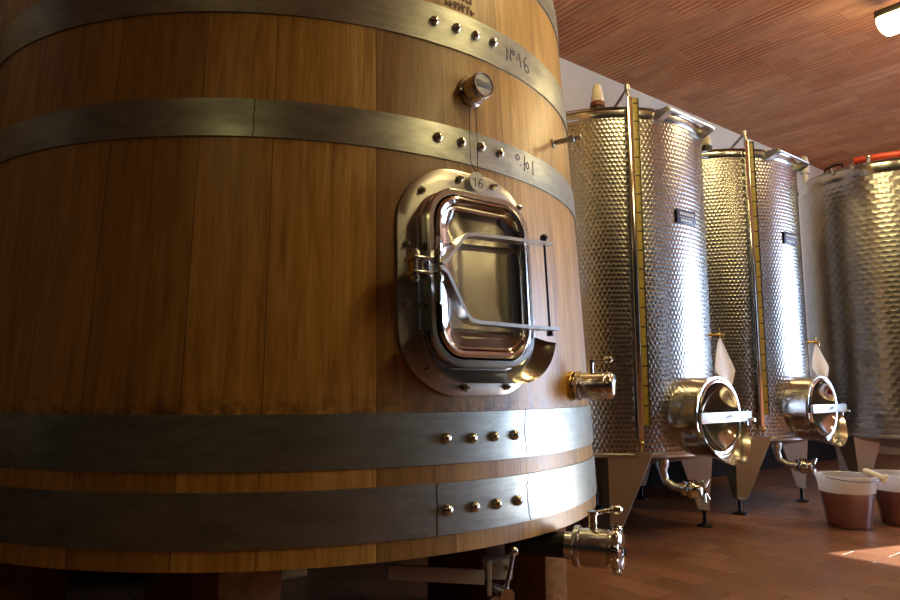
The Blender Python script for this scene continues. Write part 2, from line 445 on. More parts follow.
for i, (z0, z1) in enumerate(HOOPS):
    hp = band(0, 360, z0, z1, .0045, .006, 180, True).build('hoop', 'hoop', cask)
    hoops.append(hp)
    if RIV[i]:
        for h, z in zip((148.5, 144.45, 140.7, 136.8), RIV[i]):
            mb = MB(); nn = S(h, z, 1) - S(h, z, 0); nn.z = 0
            mb.lathe([(.0135, 0), (.0135, .002), (.0118, .0065), (.0075, .0105), (.001, .012)], S(h, z, .0066), nn, 16)
            mb.build('rivet', 'rivet', hp)
def strokes(lines, h0, z0, sc, off, w, slant=0.0, thick=.0007):
    """pen strokes on the cask wall: points in letter units, x to the right, y up"""
    mb = MB()
    for ln in lines:
        P = []
        for x, y in ln:
            xx = (x + slant * y) * sc; P.append((xx, y * sc))
        L = [];  Rr = []
        for k, (x, y) in enumerate(P):
            a = P[max(k - 1, 0)]; b = P[min(k + 1, len(P) - 1)]
            dx, dy = b[0] - a[0], b[1] - a[1]; l = sqrt(dx * dx + dy * dy) or 1
            nx, ny = -dy / l * w / 2, dx / l * w / 2
            def pt(px, py, o): return S(h0 - math.degrees(px / Rz(z0)), z0 + py, o)
            L.append((pt(x + nx, y + ny, off), pt(x - nx, y - ny, off), pt(x - nx, y - ny, off + thick), pt(x + nx, y + ny, off + thick)))
        mb.grid([list(q) for q in L], closed_u=True)
        mb.face(L[0]); mb.face(L[-1][::-1])
    return mb
def circ(cx, cy, r, a0=0, a1=360, n=12, ry=None):
    return [(cx + r * cos(rad(a0 + (a1 - a0) * k / n)), cy + (ry or r) * sin(rad(a0 + (a1 - a0) * k / n))) for k in range(n + 1)]
N_ = [[(0, 0), (.04, .95), (.42, .1), (.5, 1)]]
DEG = [circ(.78, .82, .15)]
ONE = [[(1.15, .45), (1.55, 1.1), (1.62, .0)]]
SIX = [[(2.55, 1.15), (2.25, .95), (2.12, .55), (2.13, .25)] + circ(2.4, .24, .27, 180, 540, 14)]
strokes(N_ + DEG + ONE + SIX, 133.4, 1.748, .042, .0046, .0042, -.05).build('marker_writing', 'ink', hoops[1])
strokes([[(0, .12), (.12, .14)], [(.55, -.25), (.62, .5), (.66, 1.15)], [(.45, .35), (.85, .42)], circ(1.05, .35, .2, 40, 400, 12, .3), [(1.9, -.3), (1.95, 1.0)], circ(-.35, .75, .25, 30, 380, 10)],
        131.8, 1.428, .034, .0046, .0030, .05).build('marker_writing', 'ink', hoops[2])
for i, hp in enumerate(hoops):
    for h in SEAM[i] or []:
        z0, z1 = HOOPS[i]; q = random.Random(int(h)); L_ = z1 - z0
        strokes([[(q.uniform(-.0025, .0025) + (.012 * (k / 8 - .5) ** 2 * 4 - .006 if h < 135 else 0), .002 + (L_ - .004) * k / 8) for k in range(9)]], h, z0, 1.0, .0044, .0020).build('overlap_seam', 'dark_steel', hp)
rs = random.Random(3)
ln = []
for r_ in range(3):
    for k in range(7):
        x = k * .55 + rs.uniform(0, .1); y = r_ * 1.25
        ln += [[(x, y), (x + rs.uniform(-.05, .1), y + rs.uniform(.6, 1))], [(x, y + rs.uniform(0, .9)), (x + rs.uniform(.25, .42), y + rs.uniform(.1, .9))]]
strokes(ln, 146.2, 1.836, .027, .0002, .0062).build('branded_mark', 'burn', staves)

# --- hatch
HC, HZ = 143.1, 1.068
HS = -.006
ha = rad(HC); hN = V((sin(ha), cos(ha), 0)); hT = V((-cos(ha), sin(ha), 0)); hO = S(HC, HZ, 0)
slope = (Rz(1.28) - Rz(.85)) / .43
hUp = V((hN.x * slope, hN.y * slope, 1)).normalized(); hN2 = hT.cross(hUp).normalized()
if hN2.dot(hN) < 0: hN2 = -hN2
def H(s, z, d=0.0): return hO + hT * (s + HS) + hUp * z + hN2 * d
# flange: a plate bent to the cask
out = round_rect(.222, .292, .165, 12); inn = round_rect(.165, .222, .085, 12)
def SF(a, b, off): return S(HC - math.degrees(a / 1.06), HZ + b, off)
mb = MB()
mids = [((o[0] + i[0]) / 2, (o[1] + i[1]) / 2) for o, i in zip(out, inn)]
prof = [[SF(a, b, .0) for a, b in out], [SF(a, b, .007) for a, b in out], [SF(a, b, .009) for a, b in [(x * .99, y * .99) for x, y in out]],
        [SF(a, b, .009) for a, b in mids], [SF(a, b, .009) for a, b in inn]]
mb.grid(prof, closed_u=True)
flange = mb.build('hatch_flange', 'satin', cask)
for h, z in ((151.4, 1.289), (145.3, 1.336), (138.9, 1.338), (133.4, 1.297), (153.7, 1.147), (153.8, .998), (151.2, .842), (145.6, .797), (138.2, .800), (133.0, .850)):
    mb = MB(); o_ = S(h, z, .009); nn = V((sin(rad(h)), cos(rad(h)), 0))
    mb.lathe([(.0105, 0), (.0105, .003), (.010, .004)], o_, nn, 16, cap1=True)
    mb.lathe([(.0072, .003), (.0072, .010), (.005, .012)], o_, nn, 6, cap1=True)
    mb.lathe([(.0034, .010), (.0034, .018)], o_, nn, 8, cap1=True)
    mb.build('bolt', 'rivet', flange)
def rr_loft(stations, n=10):
    rows = []
    for hx, hy, r, d in stations: rows.append([H(a, b, d) for a, b in round_rect(hx, hy, r, n)])
    return rows
mb = MB()
mb.grid(rr_loft([(.170, .226, .092, -.018), (.168, .224, .090, .010), (.163, .218, .087, .016), (.163, .218, .087, .036), (.168, .223, .092, .040), (.169, .224, .093, .046), (.164, .219, .088, .051),
                 (.152, .207, .078, .051), (.148, .203, .074, .045), (.147, .202, .073, .0), (.147, .202, .073, -.018)]), closed_u=True)
mb.build('hatch_neck', 'steel', cask)
mb = MB()
mb.grid(rr_loft([(.146, .201, .073, .028), (.146, .201, .073, .053), (.139, .194, .068, .059), (.131, .186, .062, .056), (.127, .182, .058, .043), (.120, .175, .054, .037), (.10, .15, .05, .034), (.05, .09, .03, .0325), (.012, .03, .01, .032)]), closed_u=True)
mb.face([H(a, b, .032) for a, b in round_rect(.012, .03, .01, 10)])
hdoor = mb.build('hatch_door', 'mirror', cask)
# clamp: two bent bars from the pin on the left, joined by a rod on the right
def strip(path, w, th):
    """flat bar on edge: path of (s,z) points at stand-off d; w runs outward, th across"""
    mb = MB(); rows = []
    for k, (s_, z_, d_) in enumerate(path):
        a = path[max(k - 1, 0)]; b = path[min(k + 1, len(path) - 1)]
        ds, dz = b[0] - a[0], b[1] - a[1]; l = sqrt(ds * ds + dz * dz) or 1
        ns, nz = -dz / l * th / 2, ds / l * th / 2
        rows.append([H(s_ + ns, z_ + nz, d_), H(s_ + ns, z_ + nz, d_ + w), H(s_ - ns, z_ - nz, d_ + w), H(s_ - ns, z_ - nz, d_)])
    mb.grid(rows, closed_u=True); mb.face(rows[0]); mb.face(rows[-1][::-1]); return mb
clamp = strip([(-.172, .008, .078), (-.155, .018, .076), (-.10, .082, .072), (-.088, .09, .072), (-.06, .094, .072), (.10, .1, .072), (.198, .104, .072)], .032, .0085).build('clamp_bar', 'satin', cask)
strip([(-.172, -.002, .078), (-.155, -.012, .076), (-.10, -.105, .072), (-.085, -.118, .072), (-.06, -.122, .072), (.10, -.124, .072), (.204, -.124, .072)], .032, .0085).build('clamp_bar', 'satin', cask)
mb = MB(); mb.tube([H(.185, .112, .086), H(.187, -.135, .086)], .0032, 10); mb.tube([H(.187, -.13, .086), H(.187, -.142, .086)], .009, 6); mb.build('clamp_rod', 'dark_steel', clamp)
mb = MB(); mb.sphere(H(.185, .121, .086), .0115, 14); mb.build('clamp_knob', 'black', clamp)
mb = MB()
mb.tube([H(-.162, .085, .07), H(-.166, -.075, .07)], .0038, 8); mb.tube([H(-.152, .085, .07), H(-.156, -.075, .07)], .0038, 8)
mb.build('hinge_rod', 'steel', clamp)
mb = MB()
for dz in (-.017, .017): mb.box(H(-.2, .004 + dz, .07), (.075, .007, .045), (hT, hUp, hN2), .002)
mb.box(H(-.195, .004, .045), (.045, .04, .03), (hT, hUp, hN2), .003)
hinge = mb.build('hinge_bracket', 'steel', cask)
for s_, d_ in ((-.225, .075), (-.175, .098)):
    mb = MB(); mb.tube([H(s_, -.035, d_), H(s_, .043, d_)], .006, 12); mb.tube([H(s_, .026, d_), H(s_, .038, d_)], .011, 6); mb.tube([H(s_, -.03, d_), H(s_, -.02, d_)], .011, 6)
    mb.build('hinge_pin', 'rivet', hinge)
# drip lip: a bent sheet that follows the foot of the neck and flares to the right
rows = []
rr_ = [p for p in round_rect(.174, .230, .095, 14)]
low = [p for p in rr_ if p[1] < -.13]
low.sort(key=lambda p: atan2(p[1] + .1, p[0]))
for k, (a, b) in enumerate(low):
    f = k / (len(low) - 1); fl = .030 + .022 * f ** 1.5
    l = sqrt(a * a + (b + .05) ** 2); nx, nz = a / l, (b + .05) / l
    rows.append([H(a + nx * w * fl, b + nz * w * fl, d) for w, d in ((-.02, .008), (-.01, .018), (.3, .032), (.75, .046), (1.0, .062 + .008 * f), (.96, .066 + .008 * f), (.70, .051), (.24, .036), (-.05, .022), (-.06, .008))])
mb = MB(); mb.grid(rows); mb.face(rows[0]); mb.face(rows[-1][::-1]); mb.build('drip_lip', 'steel', cask)

# --- screw cap with label above the hatch
mb = MB(); o_ = S(142.15, 1.598, 0); nn = V((sin(rad(142)), cos(rad(142)), .05))
mb.lathe([(.043, -.004), (.043, .010), (.040, .013), (.036, .013), (.036, .056), (.034, .060), (.031, .060), (.030, .056), (.001, .056)], o_, nn, 36)
cap = mb.build('gauge_cap', 'steel', cask)
x_, y_, z_ = frame(nn, V((0, 0, 1)))
mb = MB(); mb.lathe([(.0295, .0562), (.0295, .0575), (.001, .0575)], o_, nn, 32); mb.build('cap_face', 'grey_face', cap)
mb = MB(); mb.box(o_ + z_ * .058, (.020, .050, .0015), (x_, y_, z_), .0004); mb.build('label_strip', 'grey_label', cap)

# --- little sampling tap near the right edge of the cask
def revolve(mb, prof, o, ax, seg=24, **k): return mb.lathe(prof, o, ax, seg, **k)
o_ = S(118.6, 1.573, 0); nn = V((sin(rad(112)), cos(rad(112)), .12)).normalized()
mb = MB(); revolve(mb, [(.016, -.004), (.016, .004), (.009, .006), (.009, .050), (.013, .052), (.013, .068), (.008, .07), (.008, .09), (.001, .092)], o_, nn)
tp = mb.build('sample_tap', 'satin', cask)
mb = MB(); mb.tube([o_ + nn * .06, o_ + nn * .06 + V((0, 0, -.035))], .005, 10); mb.build('tap_spout', 'steel', tp)

# --- ball taps: one on the wall, one on the drain
def ball_tap(parent, o, ax, r, L, name, hdir, mat='brass', flange_cap=False):
    ax = V(ax).normalized(); o = V(o)
    mb = MB()
    revolve(mb, [(r * .72, -.01), (r * .72, L * .1), (r * 1.06, L * .1), (r * 1.1, L * .13), (r * 1.1, L * .2), (r * .98, L * .23), (r * .98, L * .30), (r, L * .32),
                 (r, L * .74), (r * .93, L * .76), (r * .9, L * .8)], o, ax, 36, cap0=True, cap1=True)
    t_ = mb.build(name, 'steel', parent)
    mb = MB()
    if flange_cap:
        revolve(mb, [(r * .75, L * .79), (r * 1.12, L * .82), (r * 1.15, L * .86), (r * 1.1, L * .96), (r * .92, L), (r * .85, L * .97), (r * .3, L * .95), (.001, L * .95)], o, ax, 36)
        x_, y_, z_ = frame(ax)
        for k in range(10):
            a = 2 * pi * k / 10; c = o + ax * L * .9 + (x_ * cos(a) + y_ * sin(a)) * r * 1.13
            mb.box(c, (r * .3, r * .35, L * .13), (x_ * cos(a) + y_ * sin(a), y_ * cos(a) - x_ * sin(a), ax), r * .06)
    else:
        revolve(mb, [(r * .8, L * .79), (r * 1.02, L * .81), (r * 1.05, L * .85), (r * .98, L * .92), (r * .75, L * .98), (r * .4, L), (.001, L)], o, ax, 36)
    mb.build('end_cap', 'mirror', t_)
    mb = MB(); b_ = o + ax * L * .45 + V((0, 0, r * .9)); hd = V(hdir).normalized()
    top = b_ + V((0, 0, r * .95))
    mb.tube([b_ - V((0, 0, r * .2)), top], r * .22, 14); mb.tube([top - V((0, 0, r * .12)), top + V((0, 0, r * .06))], r * .3, 14)
    e = top + hd * r * 1.0 + V((0, 0, r * .1))
    mb.tube([top - V((0, 0, r * .1)), e], [r * .13, r * .11], 12)
    mb.tube([e - hd * r * .05, e + hd * r * .12, e + hd * r * .5, e + hd * r * .62], [r * .13, r * .24, r * .24, r * .14], 12)
    mb.build('tap_handle', 'steel', t_)
    return t_
a1 = rad(113)
ball_tap(cask, S(118.5, .803, 0), (sin(rad(110)), cos(rad(110)), 0), .040, .130, 'upper_tap', (sin(rad(95)), cos(rad(95)), .0), flange_cap=False)
mb = MB(); mb.lathe([(.044, -.01), (.044, .006), (.041, .009), (.03, .009)], S(118.5, .803, 0), (sin(rad(118)), cos(rad(118)), 0), 32); mb.build('tap_boss', 'brass', cask)
do = V((.325, 1.905, .372)) - V((CX, CY, CB)); dax = V((sin(rad(112)), cos(rad(112)), 0))
ball_tap(cask, do, dax, .050, .142, 'drain_tap', (sin(rad(85)), cos(rad(85)), 0), flange_cap=True)
mb = MB(); mb.tube([do + dax * .01, do - dax * .28, do - dax * .36 + V((0, 0, .02)), do - dax * .38 + V((0, 0, .115))], .034, 16); mb.build('drain_pipe', 'dark_steel', cask)

# --- drain hatch arm with a three-spoke handle, bolted under the cask
def CW(x, y, z): return V((x - CX, y - CY, z - CB))
ax1 = V((1, -.12, -.02)).normalized()
mb = MB(); f_ = frame(ax1, V((0, 0, 1)))   # x up, y across, z along
mb.box(CW(-.035, 1.81, .322), (.25, .012, .036), (f_[2], f_[1], f_[0]), .002)
arm = mb.build('drain_hatch_arm', 'arm_tint', cask)
mb = MB(); mb.box(CW(.122, 1.83, .336), (.075, .055, .05), None, .003); mb.box(CW(.10, 1.80, .318), (.012, .03, .085), None, .002)
mb.box(CW(.12, 1.87, .40), (.05, .012, .14), None, .002)
brk = mb.build('arm_bracket', 'arm_tint', arm)
for dx in (-.012, .02):
    mb = MB(); mb.tube([CW(.122 + dx, 1.80, .343), CW(.122 + dx, 1.792, .343)], .007, 6); mb.build('bolt', 'rivet', arm)
hub = CW(.137, 1.765, .286)
fwd = V((.35, -1, .0)).normalized()
mb = MB(); mb.tube([hub - fwd * .06, hub + fwd * .014], .014, 16); mb.tube([hub - fwd * .01, hub + fwd * .016], .019, 20)
hx, hy, hz = frame(fwd, V((0, 0, 1)))
for a in (-14, 106, 226):
    d = hx * cos(rad(a)) + hy * sin(rad(a)); e = hub + d * .105
    mb.tube([hub, e], .0058, 10); mb.sphere(e, .0125, 14)
mb.build('star_handle', 'steel', arm)

# --- number tag hanging from the cap
tg = thing('number_tag', 'small round ivory tag marked 16 hanging on cords below the cap', 'tag', V((CX, CY, CB)) + S(142.5, 1.336, .02))
to = -S(142.5, 1.336, .02)
def TG(h, z, off): return S(h, z, off) + to
nn = V((sin(rad(142.5)), cos(rad(142.5)), .08)).normalized(); tx = V((-nn.y, nn.x, 0)).normalized(); ty = nn.cross(tx).normalized()
if ty.z < 0: ty = -ty
mb = MB(); mb.lathe([(.001, -.0015), (.0265, -.0015), (.028, 0), (.0265, .0015), (.001, .0015)], (0, 0, 0), nn, 32); disc = mb.build('disc', 'ivory', tg)
mb = MB()
def flat(lines, w, z, sc, ox, oy):
    for ln in lines:
        rows = []
        for k, (x, y) in enumerate(ln):
            a = ln[max(k - 1, 0)]; b = ln[min(k + 1, len(ln) - 1)]; dx, dy = b[0] - a[0], b[1] - a[1]; l = sqrt(dx * dx + dy * dy) or 1
            px, py = -dy / l * w / 2, dx / l * w / 2
            P = lambda sx, sy, o: tx * (x * sc + ox + sx) + ty * (y * sc + oy + sy) + nn * o
            rows.append([P(px, py, z), P(-px, -py, z), P(-px, -py, z + .0006), P(px, py, z + .0006)])
        mb.grid(rows, closed_u=True); mb.face(rows[0]); mb.face(rows[-1][::-1])
flat([[(-.35, .7), (0, 1), (0, 0)]], .0026, .0014, .024, -.008, -.014)
flat([[(.45, 1), (.1, .7), (-.02, .35), (0, .2)] + circ(.27, .25, .26, 180, 540, 14)], .0026, .0014, .024, .003, -.014)
mb.build('numerals', 'black', disc)
mb = MB(); hole = ty * .022 + nn * .001
mb.tube([hole, TG(143.3, 1.39, .014), TG(143.2, 1.46, .0125), TG(142.9, 1.565, .012)], .0011, 6)
mb.tube([hole, TG(142.0, 1.39, .014), TG(141.8, 1.46, .0125), TG(141.7, 1.563, .012)], .0011, 6)
mb.build('cord', 'cord', tg)

# --- timber blocks under the cask
def block(u, n, L, w, label, h=CB):
    o = MB().box((0, 0, h / 2), (L, w, h), (NX, UX, ZX), .006).build('timber_block', 'block', None, W(u, n, 0))
    return tag(o, label, 'timber block', 'timber blocks under the cask')
block(1.617 + .0, 1.535 + .31, .62, .10, 'brown timber block under the cask, nearest the drain tap')
block(.66, 1.62 + .31, .62, .16, 'dark timber block under the shaded middle of the cask')
block(.3, 2.6, .62, .16, 'dark timber block under the far left of the cask')
block(1.3, 3.0, .5, .14, 'timber block under the rear of the cask')

# ------------------------------------------------------------------ steel tanks
def TL(h, r, z): a = rad(h); return V((r * sin(a), r * cos(a), z))
def hdir(h): return V((sin(rad(h)), cos(rad(h)), 0))
def make_tank(loc, label, R, zb, zt, leg_h, fold, full=True, dimple='dimple', legw=.225, foot_z=.10):
    T = thing('steel_tank', label, 'wine tank', loc, 'dimpled steel wine tanks')
    band_h = .052 if full else .085
    mb = MB(); mb.lathe([(R, zb), (R, (zb + zt) / 2), (R, zt - band_h)], seg=96, uv=2 * pi * R); mb.build('shell', dimple, T)
    mb = MB(); mb.lathe([(R + .0005, zt - band_h - .002), (R + .003, zt - band_h + .003), (R + .003, zt - .012), (R + .009, zt - .008), (R + .011, zt), (R + .006, zt + .007), (R - .004, zt + .006), (R - .008, zt - .003), (R - .008, zt - .06)], seg=96)
    mb.build('top_rim', 'steel', T)
    mb = MB(); mb.lathe([(R, zb + .006), (R + .004, zb + .002), (R + .004, zb - .014), (R - .01, zb - .02), (R - .08, zb - .045), (R * .5, zb - .09), (.05, zb - .12), (.001, zb - .12)], seg=96); mb.build('bottom_dish', 'satin', T)
    mb = MB(); mb.lathe([(R - .009, zt - .045), (R - .06, zt - .03), (R * .4, zt - .005), (.1, zt + .002), (.001, zt + .002)], seg=72); mb.build('lid', 'steel', T)
    for lh, fh in zip(leg_h, fold):
        c = TL(lh, R - .025, 0); o_ = hdir(fh); sd = V((o_.y, -o_.x, 0))
        zt_, zb_ = zb + .015, foot_z
        corner_t = c + o_ * .03; corner_b = c - hdir(lh) * .035 + o_ * .025
        mb = MB()
        rows = []
        th = .004
        for z, cc, w in ((zt_, corner_t, legw), ((zt_ + zb_) / 2, (corner_t + corner_b) / 2, (legw + .062) / 2), (zb_, corner_b, .062)):
            p0 = cc + V((0, 0, z)); dl = (-o_ * .62 + sd * .78) * w; dr = (-o_ * .62 - sd * .78) * w
            rows.append([p0 + dl, p0, p0 + dr, p0 + dr - o_ * th * 1.3, p0 - o_ * th * 1.8, p0 + dl - o_ * th * 1.3])
        mb.grid(rows, closed_u=True); mb.face(rows[0]); mb.face(rows[-1][::-1])
        pc = corner_b - o_ * .03
        mb.tube([pc + V((0, 0, zb_ + .004)), pc + V((0, 0, zb_ - .006))], .034, 6)
        leg = mb.build('leg', 'leg', T, sharp=20)
        mb = MB(); mb.lathe([(.046, 0), (.046, .006), (.03, .014), (.013, .02), (.011, .03), (.011, zb_ + .01)], pc, seg=20, cap0=True); mb.build('foot', 'dark_steel', leg)
    return T
def dress_tank(T, R, zb, zt, label_z):
    # level gauge with yellow scale
    g0, g1 = 177.0, 174.3
    mb = MB(); P = [TL(g0, R + .03, zb + .075), TL(g0, R + .03, zt + .05)]
    mb.box((P[0] + P[1]) / 2, (.024, .022, (P[1] - P[0]).z), (TL(g0 - 90, 1, 0), hdir(g0), ZX), .003)
    gauge = mb.build('level_gauge', 'glass', T)
    mb = MB(); o0 = TL(g1, R + .032, 0); zA, zB = zb + .15, zt + .045
    sx = hdir(g1 - 90)
    mb.box(o0 + V((0, 0, (zA + zB) / 2)), (.030, .008, zB - zA), (sx, hdir(g1), ZX), .001)
    for i_, f_ in enumerate(mb.f): mb.uv[i_] = [((V(mb.v[k_]) - o0).dot(sx), mb.v[k_][2]) for k_ in f_]
    sc_ = mb.build('scale_strip', 'tape', gauge)
    mb = MB(); mb.box(o0 - sx * -.0165 + V((0, 0, (zA + zB) / 2)), (.004, .014, zB - zA), (sx, hdir(g1), ZX)); mb.build('strip_edge', 'dark_steel', gauge)
    mb = MB(); mb.tube([TL(g0, R - .01, zb + .055), TL(g0, R + .03, zb + .055), TL(g0, R + .03, zb + .08)], .010, 10); mb.sphere(TL(g0, R + .05, zb + .06), .014, 12)
    mb.tube([TL(g0, R + .03, zb + .02), TL(g0, R + .03, zb + .055)], .007, 8)
    mb.build('gauge_valve', 'brass', gauge)
    mb = MB(); top = TL(g0 + .8, R + .03, zt + .10)
    mb.tube([TL(g0, R + .03, zt + .04), top], .010, 10); mb.tube([top + hdir(g0) * .01, TL(g0 + 8, R - .16, zt + .005)], .008, 10); mb.tube([top - V((0, 0, .012)), top + V((0, 0, .016))], .015, 10)
    mb.build('vent_arm', 'satin', gauge)
    # ladder rail
    mb = MB(); tips = []
    A = TL(160.5, R + .005, zt - .005); B = TL(121.5, R + .005, zt - .005)
    for P, h in ((A, 160.5), (B, 121.5)):
        o_ = hdir(141) ; sd = hdir(141 - 90)
        q = P + hdir(h) * .0
        tip = q + o_ * .078 + V((0, 0, -.02)) + sd * (.012 if h > 141 else -.012)
        tips.append(tip)
        prof = [(0, -.05), (0, .0), (.085, .0), (.09, -.022), (.03, -.05)]
        mb.prism(prof, -.022, .022, q - o_ * .01, o_, ZX, sd)
    mb.tube([tips[0] - hdir(51) * .02 + V((0, 0, .008)), tips[1] + hdir(51) * .02 + V((0, 0, .008))], .0085, 14)
    mb.build('ladder_rail', 'satin', T)
    # maker plate
    mb = MB(); c = TL(144.0, R + .003, label_z); x_ = hdir(54); mb.box(c, (.165, .078, .004), (x_, ZX, hdir(144)), .0012); pl = mb.build('maker_plate', 'navy', T)
    mb = MB(); rr = random.Random(5)
    for row, w0, hh in ((.015, .115, .016), (-.006, .125, .004), (-.022, .10, .013)):
        x = -w0 / 2
        while x < w0 / 2:
            w = rr.uniform(.008, .018); mb.box(c + x_ * (x + w / 2) + ZX * row + hdir(144) * .0024, (w, hh, .0008), (x_, ZX, hdir(144))); x += w + .006
    mb.build('plate_lettering', 'white_ink', pl)
    # manway
    mh = 142.0; mz = zb + .188; ax = hdir(mh); r = .205
    o_ = TL(mh, R, mz)
    mb = MB(); mb.lathe([(r, -.07), (r, .110), (r + .005, .115), (r + .006, .123), (r + .001, .128), (r - .010, .127), (r - .012, .12), (r - .012, -.05)], o_, ax, 64)
    man = mb.build('manway_neck', 'steel', T)
    mb = MB(); mb.lathe([(r - .013, .085), (r - .013, .131), (r - .020, .135), (r - .028, .133), (r - .036, .117), (r * .55, .07), (.045, .033), (.001, .031)], o_, ax, 64); mb.build('manway_door', 'mirror', man)
    tx_ = hdir(mh - 90)
    mb = MB(); c = o_ + ax * .158 + tx_ * .012
    mb.box(c, (.475, .052, .018), (tx_, ZX, ax), .002)
    bar = mb.build('clamp_bar', 'satin', man)
    mb = MB(); mb.prism([(-.055, -.012), (-.03, -.006), (.0, .009), (.03, .014), (.055, .002), (.02, -.004)], 0, .003, c + ax * .0085, tx_, ZX, ax); mb.build('bar_slot', 'black', bar)
    mb = MB(); mb.tube([o_ + ax * .03, o_ + ax * .155], .012, 12); mb.build('clamp_screw', 'steel', bar)
    mb = MB(); e = o_ + tx_ * (.245) + ax * .135
    mb.tube([e + ZX * .03, e - ZX * .05], .011, 10); mb.tube([e - ZX * .02, e - ZX * .02 + ax * .05], .008, 8); mb.build('clamp_latch', 'steel', man)
    rows = []
    for k in range(25):
        a = rad(195 + 160 * k / 24); f = sin(pi * k / 24) ** .7
        d = tx_ * cos(a) + ZX * sin(a)
        rows.append([o_ + d * (r + q) + ax * (w) for q, w in ((.003, .085), (.004, .115), (.012 + .02 * f, .125 + .085 * f), (.009 + .02 * f, .129 + .085 * f), (.0, .121))])
    mb = MB(); mb.grid(rows); mb.build('spill_lip', 'steel', man)
    # sampling cock
    sh = 117.0; sz = 1.09 + (zb - .458)
    s0 = TL(sh, R, sz); sn = hdir(sh)
    mb = MB(); mb.lathe([(.016, -.004), (.016, .005), (.008, .007), (.008, .035), (.012, .037), (.012, .055), (.006, .057), (.006, .075), (.001, .076)], s0, sn, 18)
    mb.tube([s0 + sn * .046, s0 + sn * .046 + V((0, 0, .035))], .005, 8); mb.tube([s0 + sn * .046 + V((0, 0, .033)) - hdir(sh - 90) * .02, s0 + sn * .046 + V((0, 0, .033)) + hdir(sh - 90) * .02], .005, 8)
    mb.tube([s0 + sn * .065, s0 + sn * .065 - V((0, 0, .03))], .006, 8)
    mb.build('sample_tap', 'brass', T)
    # outlet pipe and valve
    q = TL(160.7, R - .08, zb - .03); fw_ = hdir(128)
    mb = MB(); mb.tube([q, q - V((0, 0, .035)), q - V((0, 0, .06)), q - V((0, 0, .11)) + fw_ * .015, q - V((0, 0, .135)) + fw_ * .06, q - V((0, 0, .14)) + fw_ * .12], [.036, .036, .026, .022, .021, .021], 18)
    ou = mb.build('outlet_pipe', 'satin', T)
    v0 = q - V((0, 0, .14)) + fw_ * .10
    mb = MB(); mb.lathe([(.024, 0), (.037, .005), (.037, .018), (.028, .022), (.044, .036), (.048, .055), (.044, .078), (.033, .088), (.04, .094), (.04, .108), (.026, .112), (.001, .112)], v0, fw_, 28)
    va = mb.build('outlet_valve', 'mirror', ou)
    mb = MB(); c = v0 + fw_ * .11
    for a in (50, 130, 250, 310):
        d = hdir(38) * cos(rad(a)) + ZX * sin(rad(a)); mb.tube([c + d * .02, c + d * .062 + fw_ * .01], [.011, .008], 10)
    mb.build('valve_wings', 'steel', ou)
    return s0 + sn * .05

R_T = .615
T1 = make_tank((.925, 4.10, 0), 'dimpled steel tank right beside the cask, with blue maker plate and round hatch', R_T, .458, 2.29, (190, 97, 6, 276), (226, 138, 46, 316))
tap1 = dress_tank(T1, R_T, .458, 2.29, 1.718)
T2 = make_tank((1.93, 4.96, 0), 'dimpled steel tank in the middle of the row, behind the wine bucket', R_T, .475, 2.37, (190, 97, 6, 276), (226, 138, 46, 316))
tap2 = dress_tank(T2, R_T, .475, 2.37, 1.79)
R3 = .61
T3 = make_tank((3.48, 5.25, 0), 'widest-looking dimpled steel tank at the far end, red hose coiled on its lid', R3, .455, 2.43, (246, 156, 66, 336), (222, 170, 66, 336), full=False, dimple='dimple_wide', legw=.21)
for h in (232, 245, 300):
    MB().box(TL(h, R3, 2.43), (.02, .03, .06), (hdir(h - 90), hdir(h), ZX), .003).build('lid_clamp', 'steel', T3)
mb = MB(); mb.tube([TL(255, R3 - .02, 2.43), TL(254, R3 - .03, 2.475), TL(247, R3 - .04, 2.49), TL(240, R3 - .03, 2.475), TL(239, R3 - .02, 2.43)], .009, 8); mb.build('lid_handle', 'dark_steel', T3)
mb = MB(); mb.tube([TL(222, R3 - .02, 2.42), TL(222, R3 - .02, 2.475)], .014, 12); mb.sphere(TL(222, R3 - .02, 2.48), .018, 12); mb.build('lid_valve', 'steel', T3)

T4 = make_tank((4.0, .72, 0), 'dimpled steel tank across the aisle, only mirrored in the hatch door', R3, .455, 2.43, (45, 135, 225, 315), (45, 135, 225, 315), full=False, dimple='dimple_wide', legw=.21)

# papers hanging from the sampling taps
def paper(loc, label, seed, hgt=.275):
    rs = random.Random(seed); mb = MB(); rows = []
    prof = [(0, .004, .004), (.1, .02, .018), (.3, .04, .042), (.55, .058, .075), (.66, .062, .085), (.8, .036, .07), (.92, .008, .058), (1.0, -.018, .04)]
    x_ = hdir(70); y_ = hdir(160)
    for f, l, r in prof:
        row = []
        for k in range(9):
            t = k / 8; x = -l + (l + r) * t + .012 * f; y = .012 * sin(t * 5.0 + seed) * f + .01 * f
            row.append(x_ * x + y_ * y + V((0, 0, -f * hgt)))
        rows.append(row)
    mb.grid(rows)
    back = [[p + y_ * -.0012 for p in r] for r in rows]
    mb.grid(back)
    o = mb.build('paper_sheet', 'cloth', None, loc, sharp=60)
    return tag(o, label, 'paper', 'papers hanging from the tank taps')
paper(V(T1.location) + tap1 + V((0, 0, -.018)), 'white paper hanging from the tap of the tank beside the cask', 1)
paper(V(T2.location) + tap2 + V((0, 0, -.018)), 'small white paper hanging from the tap of the middle tank', 4, hgt=.24)

